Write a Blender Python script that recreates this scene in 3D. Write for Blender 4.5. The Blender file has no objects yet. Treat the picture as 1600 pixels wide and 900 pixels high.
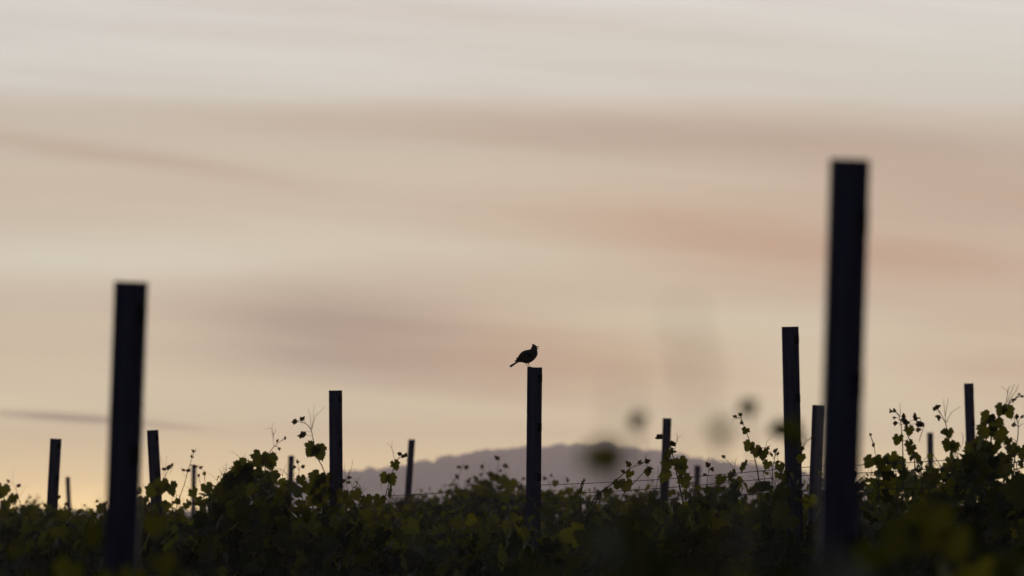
import bpy, math, random
import numpy as np
from mathutils import Vector, Matrix

random.seed(11)
RNG = np.random.default_rng(11)
C = bpy.context.scene
COL = C.collection
R = math.radians

# ------------------------------------------------------------------ camera
F = 8889.0                       # focal length in pixels of a 1600 px wide frame (200 mm on 36 mm)
CAM_Z = 1.33
PITCH = math.atan(344 / F)
cam_d = bpy.data.cameras.new('camera')
cam = bpy.data.objects.new('camera', cam_d)
COL.objects.link(cam)
cam.location = (0, 0, CAM_Z)
cam.rotation_euler = (math.pi / 2 + PITCH, 0, 0)
cam_d.sensor_width = 36
cam_d.lens = 200
cam_d.clip_start = 0.2
cam_d.clip_end = 12000
cam_d.dof.use_dof = True
cam_d.dof.focus_distance = 27.1
cam_d.dof.aperture_fstop = 7.0
C.camera = cam

# ------------------------------------------------------------------ render settings
C.render.engine = 'CYCLES'
C.cycles.use_denoising = True
C.cycles.max_bounces = 8
C.cycles.diffuse_bounces = 3
C.cycles.transmission_bounces = 4
C.cycles.volume_bounces = 0
C.view_settings.view_transform = 'Standard'
C.view_settings.look = 'None'
C.view_settings.gamma = 1
C.view_settings.exposure = 0

# ------------------------------------------------------------------ sky
SUN_EL, SUN_AZ = 2.5, 1.5        # degrees; azimuth from +Y towards +X
world = bpy.data.worlds.new('World')
C.world = world
world.use_nodes = True
nt = world.node_tree
nt.nodes.clear()


def nd(tree, typ, **kw):
    n = tree.nodes.new(typ)
    for k, v in kw.items():
        setattr(n, k, v)
    return n


class NG:
    """small helper for math chains in a node tree"""
    def __init__(s, tree): s.t = tree
    def put(s, sock, v):
        if hasattr(v, 'is_linked') or hasattr(v, 'links'):
            s.t.links.new(v, sock)
        else:
            sock.default_value = v
    def m(s, op, a, b=0.0, c=None, clamp=False):
        n = s.t.nodes.new('ShaderNodeMath'); n.operation = op; n.use_clamp = clamp
        s.put(n.inputs[0], a); s.put(n.inputs[1], b)
        if c is not None: s.put(n.inputs[2], c)
        return n.outputs[0]
    def noise(s, vec, scale, detail=3, rough=0.5):
        n = s.t.nodes.new('ShaderNodeTexNoise'); n.noise_dimensions = '3D'
        s.put(n.inputs['Vector'], vec); n.inputs['Scale'].default_value = scale
        n.inputs['Detail'].default_value = detail; n.inputs['Roughness'].default_value = rough
        return n.outputs['Fac']
    def vec(s, x, y, z=0.0):
        n = s.t.nodes.new('ShaderNodeCombineXYZ')
        s.put(n.inputs[0], x); s.put(n.inputs[1], y); s.put(n.inputs[2], z)
        return n.outputs[0]
    def mix(s, f, a, b):
        n = s.t.nodes.new('ShaderNodeMix'); n.data_type = 'RGBA'
        s.put(n.inputs[0], f); s.put(n.inputs[6], a); s.put(n.inputs[7], b)
        return n.outputs[2]
    def ramp(s, f, stops, interp='EASE'):
        n = s.t.nodes.new('ShaderNodeValToRGB'); r = n.color_ramp; r.interpolation = interp
        while len(r.elements) < len(stops): r.elements.new(0.5)
        for e, (p, c) in zip(r.elements, stops):
            e.position = p; e.color = c
        s.put(n.inputs[0], f)
        return n.outputs[0]


def lin(r, g, b, k=1.0):
    f = lambda v: ((v / 255 + 0.055) / 1.055) ** 2.4 if v > 10 else v / 255 / 12.92
    return (f(r) * k, f(g) * k, f(b) * k, 1.0)


g = NG(nt)
tc = nd(nt, 'ShaderNodeTexCoord')
sep = nd(nt, 'ShaderNodeSeparateXYZ')
nt.links.new(tc.outputs['Generated'], sep.inputs[0])
X_, Y_, Z_ = sep.outputs
az = g.m('ARCTAN2', X_, Y_)
el = g.m('ARCSINE', Z_)
u = g.m('MULTIPLY', az, F / 100)       # hundreds of 1/8889 rad, so 1 unit = 0.64 degrees
v = g.m('MULTIPLY', el, F / 100)
# wind-drawn warp of the cloud layer
nv = g.vec(g.m('MULTIPLY', u, 0.13), g.m('MULTIPLY', v, 0.55), 3.1)
w1 = g.m('SUBTRACT', g.noise(nv, 1.0, 4, 0.55), 0.5)
nv2 = g.vec(g.m('MULTIPLY', u, 0.05), g.m('ADD', g.m('MULTIPLY', v, 0.8), g.m('MULTIPLY', u, 0.06)), 8.7)
w2 = g.m('SUBTRACT', g.noise(nv2, 1.3, 5, 0.6), 0.5)
vw = g.m('ADD', g.m('ADD', v, g.m('MULTIPLY', u, 0.016)), g.m('MULTIPLY', w1, 0.5))
# the sunset sky by height above the horizon
SKY = [(-0.5, lin(212, 178, 138)), (0.3, lin(212, 180, 142)), (0.9, lin(214, 188, 150)), (1.5, lin(214, 195, 163)), (2.2, lin(204, 183, 155)),
       (3.2, lin(203, 184, 160)), (4.0, lin(204, 189, 167)), (4.9, lin(199, 182, 162)),
       (5.85, lin(193, 177, 161)), (6.1, lin(196, 181, 166)), (6.45, lin(209, 201, 191)), (6.9, lin(212, 205, 197)), (8.0, lin(214, 206, 200))]
base = g.ramp(g.m('DIVIDE', g.m('ADD', vw, 0.5), 8.5, clamp=True), [((p + 0.5) / 8.5, c) for p, c in SKY], 'LINEAR')
col = g.mix(g.m('MULTIPLY', g.m('ADD', w2, 0.1), 1.4, clamp=True), base, lin(183, 161, 145))
col = g.mix(g.m('MULTIPLY', g.m('SUBTRACT', 0.02, w2), 0.7, clamp=True), col, lin(216, 204, 184))


w3 = g.m('SUBTRACT', g.noise(g.vec(g.m('MULTIPLY', u, 0.22), g.m('ADD', g.m('MULTIPLY', v, 2.6), g.m('MULTIPLY', u, 0.2)), 1.7), 1.0, 5, 0.62), 0.5)
w2 = g.m('ADD', w2, g.m('MULTIPLY', w3, 0.45))


def streak(c, u0, v0, slope, ln, th, color, strength, wob=0.8):
    du = g.m('SUBTRACT', u, u0)
    dv = g.m('SUBTRACT', g.m('ADD', v, g.m('MULTIPLY', w1, wob)), g.m('ADD', g.m('MULTIPLY', du, slope), v0))
    a = g.m('POWER', g.m('DIVIDE', dv, th), 2.0)
    b = g.m('POWER', g.m('ABSOLUTE', g.m('DIVIDE', du, ln)), 2.5)
    e = g.m('EXPONENT', g.m('MULTIPLY', g.m('ADD', a, b), -1.0))
    k = g.m('MULTIPLY', e, g.m('MULTIPLY', g.m('ADD', g.m('MULTIPLY', w2, 1.6), 1.0), strength), clamp=True)
    return g.mix(k, c, color)


# long cloud bars: centre azimuth/height, slope, half length, half thickness
col = streak(col, -6.5, 5.55, -0.13, 3.2, 0.16, lin(178, 152, 135), 0.75, 0.3)
col = streak(col, -7.5, 5.0, -0.05, 3.5, 0.35, lin(196, 170, 150), 0.5, 0.4)
col = streak(col, 3.5, 5.75, -0.05, 6.0, 0.45, lin(176, 156, 142), 0.85, 0.5)
col = streak(col, 5.2, 3.95, -0.10, 5.0, 0.62, lin(184, 148, 127), 0.85, 0.9)
col = streak(col, 7.5, 4.9, -0.06, 3.0, 0.5, lin(180, 152, 134), 0.7, 0.6)
col = streak(col, -2.3, 2.70, -0.07, 2.4, 0.66, lin(150, 131, 119), 0.95, 0.6)
col = streak(col, -0.6, 2.35, -0.08, 2.3, 0.50, lin(160, 135, 117), 0.6, 0.9)
col = streak(col, 1.3, 2.3, -0.05, 2.4, 0.7, lin(176, 140, 112), 0.75, 0.5)
col = streak(col, 8.5, 2.1, -0.1, 2.6, 0.6, lin(178, 144, 120), 0.7, 0.5)
col = streak(col, -6.9, 1.42, -0.06, 1.25, 0.07, lin(134, 112, 94), 0.85, 0.12)
col = streak(col, -5.3, 1.28, -0.08, 0.5, 0.05, lin(150, 128, 108), 0.45, 0.1)
col = streak(col, -6.5, 3.9, 0.0, 3.6, 0.35, lin(213, 201, 182), 0.8, 0.5)
col = streak(col, 3.0, 2.9, -0.03, 2.5, 0.25, lin(206, 190, 166), 0.6, 0.5)
col = streak(col, 6.0, 6.9, -0.05, 4.0, 0.5, lin(206, 200, 188), 0.5, 0.6)
# towards the zenith and the far side of the sky the dusk deepens to a dim grey-blue
hi = g.m('MULTIPLY', g.m('SUBTRACT', el, R(8)), 1 / R(45), clamp=True)
col = g.mix(hi, col, (0.06, 0.062, 0.085, 1))
cosd = g.m('ADD', g.m('MULTIPLY', X_, math.sin(R(SUN_AZ))), g.m('MULTIPLY', Y_, math.cos(R(SUN_AZ))))
away = g.ramp(g.m('ADD', g.m('MULTIPLY', cosd, 0.5), 0.5), [(0.0, (1, 1, 1, 1)), (0.45, (1, 1, 1, 1)), (0.8, (0.45, 0.45, 0.45, 1)), (0.97, (0, 0, 0, 1))], 'LINEAR')
col = g.mix(away, col, (0.034, 0.035, 0.058, 1))
# the air near the horizon glows brighter beyond the haze of the plain
low = g.m('EXPONENT', g.m('MULTIPLY', g.m('MAXIMUM', v, 0.0), -1.0 / 1.25))
GLOW = g.m('ADD', 1.10, g.m('MULTIPLY', low, 3.25))
tint = nd(nt, 'ShaderNodeMix', data_type='RGBA', blend_type='MULTIPLY')
tint.inputs[0].default_value = 1.0
nt.links.new(col, tint.inputs[6])
nt.links.new(g.mix(low, (0.985, 1.115, 1.18, 1), (1.41, 1.40, 0.84, 1)), tint.inputs[7])
col = tint.outputs[2]
bg = nd(nt, 'ShaderNodeBackground')
nt.links.new(col, bg.inputs[0])
nt.links.new(GLOW, bg.inputs[1])
sky = nd(nt, 'ShaderNodeTexSky', sky_type='NISHITA', sun_disc=False)
sky.sun_elevation = R(SUN_EL)
sky.sun_rotation = R(SUN_AZ)
sky.dust_density = 3.0
bg2 = nd(nt, 'ShaderNodeBackground')
nt.links.new(sky.outputs[0], bg2.inputs[0])
bg2.inputs[1].default_value = 0.06
mixs = nd(nt, 'ShaderNodeMixShader')
mixs.inputs[0].default_value = 0.94       # cloud cover
nt.links.new(bg2.outputs[0], mixs.inputs[1])
nt.links.new(bg.outputs[0], mixs.inputs[2])
wo = nd(nt, 'ShaderNodeOutputWorld')
nt.links.new(mixs.outputs[0], wo.inputs[0])

sun_d = bpy.data.lights.new('sun', 'SUN')
sun_d.energy = 0.5
sun_d.angle = R(10)
sun_d.color = (1.0, 0.80, 0.55)
sun = bpy.data.objects.new('sun', sun_d)
COL.objects.link(sun)
sd = Vector((math.sin(R(SUN_AZ)) * math.cos(R(SUN_EL)), math.cos(R(SUN_AZ)) * math.cos(R(SUN_EL)), math.sin(R(SUN_EL))))
sun.rotation_euler = (-sd).to_track_quat('-Z', 'Y').to_euler()
sun.location = (30, 300, 40)

# ------------------------------------------------------------------ helpers


def at(px, py, d):
    """world point seen at photo pixel (px, py), d metres ahead of the camera along its axis"""
    rx = (px - 800) / F; ry = (450 - py) / F
    cp, sp = math.cos(PITCH), math.sin(PITCH)
    return Vector((rx * d, d * (cp - ry * sp), CAM_Z + d * (sp + ry * cp)))


def ground_z(x, y):
    d = math.hypot(x, y)
    s = 0.075 * 9 * math.tanh(x / 9.0) * math.exp(-(d / 160.0) ** 2)
    return s - 0.02 * math.exp(-((d - 9) / 6.0) ** 2)


class MB:
    def __init__(s): s.v = []; s.f = []; s.attr = []; s.n = 0
    def add(s, verts, faces, a=0.0):
        o = s.n
        s.v.extend(verts); s.n += len(verts)
        s.f.extend([tuple(i + o for i in f) for f in faces])
        s.attr.extend([a] * len(verts))
    def tube(s, pts, rad, sides=5, cap=True, a=0.0):
        pts = [Vector(p) for p in pts]; n = len(pts)
        if not hasattr(rad, '__len__'): rad = [rad] * n
        vs = []
        ref = Vector((0.31, 0.83, 0.46))
        for i, p in enumerate(pts):
            t = (pts[min(i + 1, n - 1)] - pts[max(i - 1, 0)])
            if t.length < 1e-9: t = Vector((0, 0, 1))
            t.normalize()
            xx = t.cross(ref)
            if xx.length < 1e-3: xx = t.cross(Vector((1, 0, 0)))
            xx.normalize(); yy = t.cross(xx)
            for k in range(sides):
                an = 2 * math.pi * k / sides
                vs.append(p + (xx * math.cos(an) + yy * math.sin(an)) * rad[i])
        fs = []
        for i in range(n - 1):
            for k in range(sides):
                k2 = (k + 1) % sides
                fs.append((i * sides + k, i * sides + k2, (i + 1) * sides + k2, (i + 1) * sides + k))
        if cap:
            fs.append(tuple(range(sides))[::-1]); fs.append(tuple((n - 1) * sides + k for k in range(sides)))
        s.add(vs, fs, a)
    def build(s, name, mat, parent=None, smooth=True, origin=None):
        me = bpy.data.meshes.new(name)
        vs = [tuple(Vector(p) - origin) for p in s.v] if origin is not None else [tuple(p) for p in s.v]
        me.from_pydata(vs, [], s.f)
        me.validate()
        if smooth: me.polygons.foreach_set('use_smooth', [True] * len(me.polygons))
        if mat: me.materials.append(mat)
        if any(s.attr):
            at_ = me.attributes.new('age', 'FLOAT', 'POINT')
            if len(me.vertices) == len(s.attr): at_.data.foreach_set('value', s.attr)
        o = bpy.data.objects.new(name, me)
        COL.objects.link(o)
        if parent is not None: o.parent = parent
        elif origin is not None: o.location = origin
        return o


def tag(o, label=None, cat=None, group=None, kind=None):
    if label: o['label'] = label
    if cat: o['category'] = cat
    if group: o['group'] = group
    if kind: o['kind'] = kind
    return o


def empty(name, loc, label, cat, group=None):
    o = bpy.data.objects.new(name, None)
    COL.objects.link(o)
    o.location = loc
    o.empty_display_size = 0.1
    return tag(o, label, cat, group)


def copy_into(o, parent, loc=None):
    c = o.copy(); COL.objects.link(c); c.parent = parent
    if loc is not None: c.location = loc
    return c


# ------------------------------------------------------------------ materials
def mat(name):
    m = bpy.data.materials.new(name); m.use_nodes = True
    t = m.node_tree
    return m, t, t.nodes['Principled BSDF'], NG(t)


def leaf_material(name, old, young, transl):
    m, t, p, n = mat(name)
    a = nd(t, 'ShaderNodeAttribute', attribute_name='age')
    tcn = nd(t, 'ShaderNodeTexCoord')
    blot = n.noise(tcn.outputs['Object'], 30, 3)
    c = n.mix(a.outputs['Fac'], old, young)
    c = n.mix(n.m('MULTIPLY', n.m('SUBTRACT', blot, 0.45, clamp=True), 1.2), c, (old[0] * 1.5, old[1] * 1.1, old[2] * 0.8, 1))
    t.links.new(c, p.inputs['Base Color'])
    p.inputs['Roughness'].default_value = 0.55
    p.inputs['Specular IOR Level'].default_value = 0.3
    tr = nd(t, 'ShaderNodeBsdfTranslucent')
    c2 = n.mix(a.outputs['Fac'], transl[0], transl[1])
    t.links.new(c2, tr.inputs[0])
    ms = nd(t, 'ShaderNodeMixShader'); ms.inputs[0].default_value = 0.42
    t.links.new(p.outputs[0], ms.inputs[1]); t.links.new(tr.outputs[0], ms.inputs[2])
    t.links.new(ms.outputs[0], t.nodes['Material Output'].inputs[0])
    return m


M_LEAF = leaf_material('vine_leaf', (0.026, 0.040, 0.012, 1), (0.045, 0.066, 0.016, 1), ((0.035, 0.040, 0.004, 1), (0.36, 0.34, 0.022, 1)))
M_BUD = leaf_material('young_leaf', (0.05, 0.05, 0.022, 1), (0.08, 0.08, 0.03, 1), ((0.12, 0.09, 0.02, 1), (0.24, 0.16, 0.05, 1)))
m, t, p, n = mat('green_cane')
tcn = nd(t, 'ShaderNodeTexCoord')
t.links.new(n.mix(n.noise(tcn.outputs['Object'], 14, 3), (0.06, 0.045, 0.025, 1), (0.06, 0.075, 0.025, 1)), p.inputs['Base Color'])
p.inputs['Roughness'].default_value = 0.6
M_CANE = m
m, t, p, n = mat('tendril_green')
p.inputs['Base Color'].default_value = (0.11, 0.10, 0.045, 1); p.inputs['Roughness'].default_value = 0.5
p.inputs['Subsurface Weight'].default_value = 0.0
tr = nd(t, 'ShaderNodeBsdfTranslucent'); tr.inputs[0].default_value = (0.55, 0.42, 0.20, 1)
ms = nd(t, 'ShaderNodeMixShader'); ms.inputs[0].default_value = 0.55
t.links.new(p.outputs[0], ms.inputs[1]); t.links.new(tr.outputs[0], ms.inputs[2]); t.links.new(ms.outputs[0], t.nodes['Material Output'].inputs[0])
M_TENDRIL = m
m, t, p, n = mat('vine_bark')
tcn = nd(t, 'ShaderNodeTexCoord')
t.links.new(n.ramp(n.noise(tcn.outputs['Object'], 35, 5), [(0.3, (0.03, 0.022, 0.016, 1)), (0.7, (0.11, 0.085, 0.06, 1))]), p.inputs['Base Color'])
p.inputs['Roughness'].default_value = 0.9
bp = nd(t, 'ShaderNodeBump'); bp.inputs['Strength'].default_value = 0.6
t.links.new(n.noise(tcn.outputs['Object'], 60, 4), bp.inputs['Height']); t.links.new(bp.outputs[0], p.inputs['Normal'])
M_BARK = m
m, t, p, n = mat('weathered_steel')
tcn = nd(t, 'ShaderNodeTexCoord')
mp = nd(t, 'ShaderNodeMapping'); mp.inputs['Scale'].default_value = (60, 60, 5)
t.links.new(tcn.outputs['Object'], mp.inputs[0])
st = n.noise(mp.outputs[0], 1.0, 4)
t.links.new(n.ramp(st, [(0.3, (0.070, 0.062, 0.080, 1)), (0.7, (0.140, 0.128, 0.165, 1))]), p.inputs['Base Color'])
p.inputs['Metallic'].default_value = 0.25
t.links.new(n.m('ADD', n.m('MULTIPLY', st, 0.3), 0.45), p.inputs['Roughness'])
M_POST = m
m, t, p, n = mat('hook_steel')
tcn = nd(t, 'ShaderNodeTexCoord')
t.links.new(n.mix(n.noise(tcn.outputs['Object'], 50, 3), (0.010, 0.009, 0.010, 1), (0.022, 0.018, 0.017, 1)), p.inputs['Base Color'])
p.inputs['Roughness'].default_value = 0.8
M_HOOK = m
m, t, p, n = mat('galvanised_wire')
p.inputs['Base Color'].default_value = (0.025, 0.024, 0.026, 1); p.inputs['Roughness'].default_value = 0.8
M_WIRE = m

# ------------------------------------------------------------------ ground
m, t, p, n = mat('soil_and_turf')
tcn = nd(t, 'ShaderNodeTexCoord')
a1 = n.noise(tcn.outputs['Object'], 0.6, 6, 0.6); a2 = n.noise(tcn.outputs['Object'], 9, 6, 0.65)
c = n.ramp(a1, [(0.38, (0.055, 0.040, 0.026, 1)), (0.6, (0.040, 0.052, 0.018, 1))])
c = n.mix(n.m('MULTIPLY', a2, 0.6), c, (0.025, 0.028, 0.012, 1))
t.links.new(c, p.inputs['Base Color']); p.inputs['Roughness'].default_value = 0.95
bp = nd(t, 'ShaderNodeBump'); bp.inputs['Strength'].default_value = 0.8; bp.inputs['Distance'].default_value = 0.1
t.links.new(a2, bp.inputs['Height']); t.links.new(bp.outputs[0], p.inputs['Normal'])
M_GROUND = m
gm = MB()
radii = [0.0] + [1.5 * 1.19 ** i for i in range(48)]
radii = [r for r in radii if r < 4000] + [4000.0]
NSEG = 72
vs = [(0, 0, ground_z(0, 0))]
for r in radii[1:]:
    for k in range(NSEG):
        an = 2 * math.pi * k / NSEG
        x, y = r * math.sin(an), r * math.cos(an)
        vs.append((x, y, ground_z(x, y)))
fs = [(0, 1 + (k + 1) % NSEG, 1 + k) for k in range(NSEG)]
for i in range(len(radii) - 2):
    for k in range(NSEG):
        k2 = (k + 1) % NSEG
        fs.append((1 + i * NSEG + k, 1 + i * NSEG + k2, 1 + (i + 1) * NSEG + k2, 1 + (i + 1) * NSEG + k))
gm.add(vs, fs)
tag(gm.build('ground', M_GROUND), 'dark vineyard ground of soil and turf under the vines', 'ground', kind='structure')

# ------------------------------------------------------------------ hill and its wood
HILL_D = 3200.0
PROF = [(300, 800), (380, 772), (430, 750), (480, 741), (520, 736), (560, 732), (600, 728), (640, 723), (680, 716), (710, 708), (740, 702), (770, 699), (800, 695),
        (850, 693), (900, 692), (950, 693), (1000, 697), (1040, 704), (1080, 711), (1120, 716), (1160, 719), (1200, 724), (1250, 735), (1320, 755), (1400, 790)]


def prof_z(px):
    return (794 - np.interp(px, [q[0] for q in PROF], [q[1] for q in PROF])) * HILL_D / F


m, t, p, n = mat('hill_turf')
tcn = nd(t, 'ShaderNodeTexCoord')
t.links.new(n.ramp(n.noise(tcn.outputs['Object'], 0.15, 5), [(0.35, (0.035, 0.045, 0.02, 1)), (0.65, (0.06, 0.065, 0.03, 1))]), p.inputs['Base Color'])
p.inputs['Roughness'].default_value = 0.95
M_HILL = m
hm = MB()
NX, NYH = 90, 24
vs = []
hx = lambda i: (250 + (1450 - 250) * i / NX - 800) * HILL_D / F


def hill_z(x, y):
    px = 800 + x * F / HILL_D
    top = max(0.0, prof_z(px) - 5.4) + CAM_Z
    k = (y - HILL_D) / 300.0
    s = math.exp(-k * k * 2.2)
    return top * s - 1.2


for i in range(NX + 1):
    for j in range(NYH + 1):
        x, y = hx(i), HILL_D - 460 + 920 * j / NYH
        vs.append((x, y, hill_z(x, y)))
fs = [(i * (NYH + 1) + j, (i + 1) * (NYH + 1) + j, (i + 1) * (NYH + 1) + j + 1, i * (NYH + 1) + j + 1) for i in range(NX) for j in range(NYH)]
hm.add(vs, fs)
tag(hm.build('hill', M_HILL), 'hazy mauve hill on the horizon behind the bird post', 'hill', kind='structure')

m, t, p, n = mat('wood_foliage')
tcn = nd(t, 'ShaderNodeTexCoord')
t.links.new(n.ramp(n.noise(tcn.outputs['Object'], 0.5, 5), [(0.3, (0.025, 0.035, 0.015, 1)), (0.7, (0.06, 0.075, 0.03, 1))]), p.inputs['Base Color'])
p.inputs['Roughness'].default_value = 0.9
M_WOOD = m
# a unit crown: an uneven lumpy hull
import bmesh
bmx = bmesh.new()
bmesh.ops.create_icosphere(bmx, subdivisions=2, radius=1.0)
ICO_V = np.array([vv.co[:] for vv in bmx.verts]); ICO_F = [tuple(q.index for q in f.verts) for f in bmx.faces]
bmx.free()
wm = MB()
for i in range(620):
    px = random.uniform(330, 1390)
    x = (px - 800) * HILL_D / F
    y = HILL_D + random.gauss(-16, 60)
    if i < 300: y = HILL_D + random.uniform(-12, 12)
    z = hill_z(x, y)
    s = random.uniform(3.0, 5.0) * (1 if random.random() < 0.85 else 1.25)
    jit = 1 + RNG.uniform(-0.16, 0.16, (len(ICO_V), 1))
    V = ICO_V * jit * np.array([s, s, s * random.uniform(0.7, 1.0)]) + np.array([x, y, z + 0.25 * s])
    wm.add([tuple(q) for q in V], ICO_F)
tag(wm.build('far_wood', M_WOOD), 'far wood covering the crest of the hazy hill', 'wood', kind='stuff')

# ------------------------------------------------------------------ haze over the plain
hz = MB()
x0, x1, y0, y1, z0, z1 = -4060, 4060, -4060, 4060, -3.0, CAM_Z + 54
hz.add([(x0, y0, z0), (x1, y0, z0), (x1, y1, z0), (x0, y1, z0), (x0, y0, z1), (x1, y0, z1), (x1, y1, z1), (x0, y1, z1)],
       [(3, 2, 1, 0), (4, 5, 6, 7), (0, 1, 5, 4), (1, 2, 6, 5), (2, 3, 7, 6), (3, 0, 4, 7)])
m = bpy.data.materials.new('evening_haze'); m.use_nodes = True
t = m.node_tree; t.nodes.clear()
pv = nd(t, 'ShaderNodeVolumePrincipled')
pv.inputs['Color'].default_value = (0.96, 0.85, 0.96, 1)
pv.inputs['Density'].default_value = 0.0004
pv.inputs['Anisotropy'].default_value = 0.55
om = nd(t, 'ShaderNodeOutputMaterial')
t.links.new(pv.outputs[0], om.inputs['Volume'])
tag(hz.build('haze', m, smooth=False), 'thin mauve evening haze lying over the plain', 'haze', kind='stuff')

# ------------------------------------------------------------------ posts
HOOK_MESH = {}


def hook_mesh(w):
    key = round(w, 3)
    if key in HOOK_MESH: return HOOK_MESH[key]
    b = MB()
    hw, hh = 0.155 * w, 0.019
    def box(a0, a1, b0, b1, c0, c1):
        b.add([(a0, b0, c0), (a1, b0, c0), (a1, b1, c0), (a0, b1, c0), (a0, b0, c1), (a1, b0, c1), (a1, b1, c1), (a0, b1, c1)],
              [(3, 2, 1, 0), (4, 5, 6, 7), (0, 1, 5, 4), (1, 2, 6, 5), (2, 3, 7, 6), (3, 0, 4, 7)])
    box(-hw, hw, 0.0, 0.002, -hh, hh)                       # the punched plate
    box(-hw, -hw + 0.004, -0.007, -0.0005, -hh * 0.8, hh * 0.5)  # the bent tongue that holds the wire
    box(-hw, hw * 0.3, -0.009, -0.007, -hh * 0.8, hh * 0.5)
    o = b.build('wire_hook', M_HOOK, smooth=False)
    me = o.data
    bpy.data.objects.remove(o)
    HOOK_MESH[key] = me
    return me


def post(top, low, d, wpx, label, hooks, gap=0.25, first=0.06, turn=0.0, name='vineyard_post'):
    """top, low: two points of the post's centre line as photo pixels; the post is extended into the soil"""
    a = at(top[0], top[1], d); b = at(low[0], low[1], d)
    ax = (a - b).normalized()
    gz = ground_z(a.x, a.y)
    L = (a.z - gz) / ax.z + 0.35
    w = wpx * d / F
    h = w / 2; tk = 0.0035; q = 0.012; dp = 0.045
    prof = [(-h, dp), (-h, 0), (0.42 * h, 0), (0.42 * h, q), (h, q), (h, dp), (h - tk, dp), (h - tk, q + tk), (0.42 * h - tk, q + tk),
            (0.42 * h - tk, tk), (-h + tk, tk), (-h + tk, dp)]
    k = len(prof)
    vs = [(x, y, -L) for x, y in prof] + [(x, y, 0) for x, y in prof]
    fs = [(i, (i + 1) % k, k + (i + 1) % k, k + i) for i in range(k)]
    fs += [tuple(range(k))[::-1], tuple(range(k, 2 * k))]
    mb = MB(); mb.add(vs, fs)
    o = mb.build(name, M_POST, smooth=False)
    zax = ax; xax = Vector((1, 0, 0)); xax = (xax - zax * xax.dot(zax)).normalized(); yax = zax.cross(xax)
    rot = Matrix((xax, yax, zax)).transposed().to_4x4() @ Matrix.Rotation(turn, 4, 'Z')
    o.matrix_world = Matrix.Translation(a) @ rot
    tag(o, label, 'vineyard post', 'posts standing among the vine rows')
    hm_ = hook_mesh(w)
    for i in range(hooks):
        hk = bpy.data.objects.new('wire_hook', hm_)
        COL.objects.link(hk); hk.parent = o
        hk.location = (0.71 * h, q - 0.0025, -(first + i * gap))
    return o, a, ax


POSTS = {}
def P(key, *a, **k): POSTS[key] = post(*a, **k)
P('near_right', (1329.5, 248), (1310, 880), 8.3, 62, 'tallest post of all, thick blurred and dark, at right of the frame', 5, 0.24, 0.09)
P('near_left', (204, 440), (187, 890), 10.5, 51, 'thick blurred dark post at left, second tallest of all', 4, 0.26, 0.06)
P('bird', (835.5, 574), (833, 840), 27.0, 23.5, 'straight dark post with the small crested bird perched on its top', 3, 0.235, 0.05)
P('right_mid', (1235, 510.5), (1240, 735), 24.2, 26, 'dark post left of the tallest post, leaning slightly left, third tallest', 3, 0.25, 0.055)
P('left_mid', (524, 610), (525, 745), 31.0, 20.5, 'straight dark post right of the large two-leaf shoot, left of centre', 3, 0.24, 0.045)
P('left_pair', (238, 672), (243, 765), 36.0, 17.5, 'short dark post just right of the thick blurred left post', 2, 0.24, 0.05)
P('far_left', (87, 685.5), (79, 830), 41.5, 17.0, 'dark post leaning right, left of the thick blurred left post', 2, 0.24, 0.05)
P('edge_left', (5, 782), (4, 812), 48.0, 10, 'stub of a soft dark post at the left edge among leaves', 1, 0.24, 0.05)
P('right_far', (1514, 599), (1517, 690), 41.0, 14.5, 'dark post beside the tall leafy mound at far right', 2, 0.24, 0.05)
P('hill_right', (1042.5, 653.5), (1039, 755), 47.0, 13.5, 'slim dark post with a vine shoot climbing before it, right end of hill', 2, 0.24, 0.05)
P('hill_left', (643.5, 686.5), (637, 780), 57.0, 10.5, 'thin soft post leaning right where the hill begins to rise', 1, 0.24, 0.05)
P('hill_foot', (455, 712), (453, 775), 66.0, 9, 'very thin soft post standing at the left foot of the hill', 1, 0.24, 0.05)
P('behind_tall', (1279.5, 633), (1275, 745), 34.6, 19.5, 'purplish dark post half hidden behind the tallest post', 2, 0.24, 0.05)
P('right_small', (1453.5, 676), (1454, 715), 68.0, 9.5, 'small soft post top between leafy shoots at right', 1, 0.24, 0.05)
P('hill_end', (1090, 727), (1089, 760), 78.0, 9.5, 'small soft post stub against the right slope of the hill', 1, 0.24, 0.05)
P('left_thin', (303, 727), (302, 790), 88.0, 7.5, 'very thin soft post between shoots right of the thick left post', 1, 0.24, 0.05)
P('far_left_thin', (105.5, 745), (108, 800), 90.0, 7.0, 'very thin soft post between the two left posts', 1, 0.24, 0.05)

# ------------------------------------------------------------------ vine leaves
HALF = [(0.02, -0.01), (0.09, -0.17), (0.18, -0.24), (0.22, -0.18), (0.31, -0.22), (0.34, -0.13), (0.44, -0.11), (0.41, -0.02), (0.41, 0.04),
        (0.48, 0.08), (0.48, 0.15), (0.57, 0.21), (0.49, 0.26), (0.48, 0.35), (0.40, 0.34), (0.32, 0.37), (0.36, 0.46), (0.28, 0.50), (0.30, 0.61),
        (0.19, 0.62), (0.17, 0.73), (0.08, 0.74), (0.0, 0.88)]
HALF_LOW = [(0.03, -0.03), (0.18, -0.24), (0.42, -0.13), (0.41, 0.04), (0.56, 0.20), (0.44, 0.35), (0.32, 0.38), (0.31, 0.60), (0.14, 0.70), (0.0, 0.88)]


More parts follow.
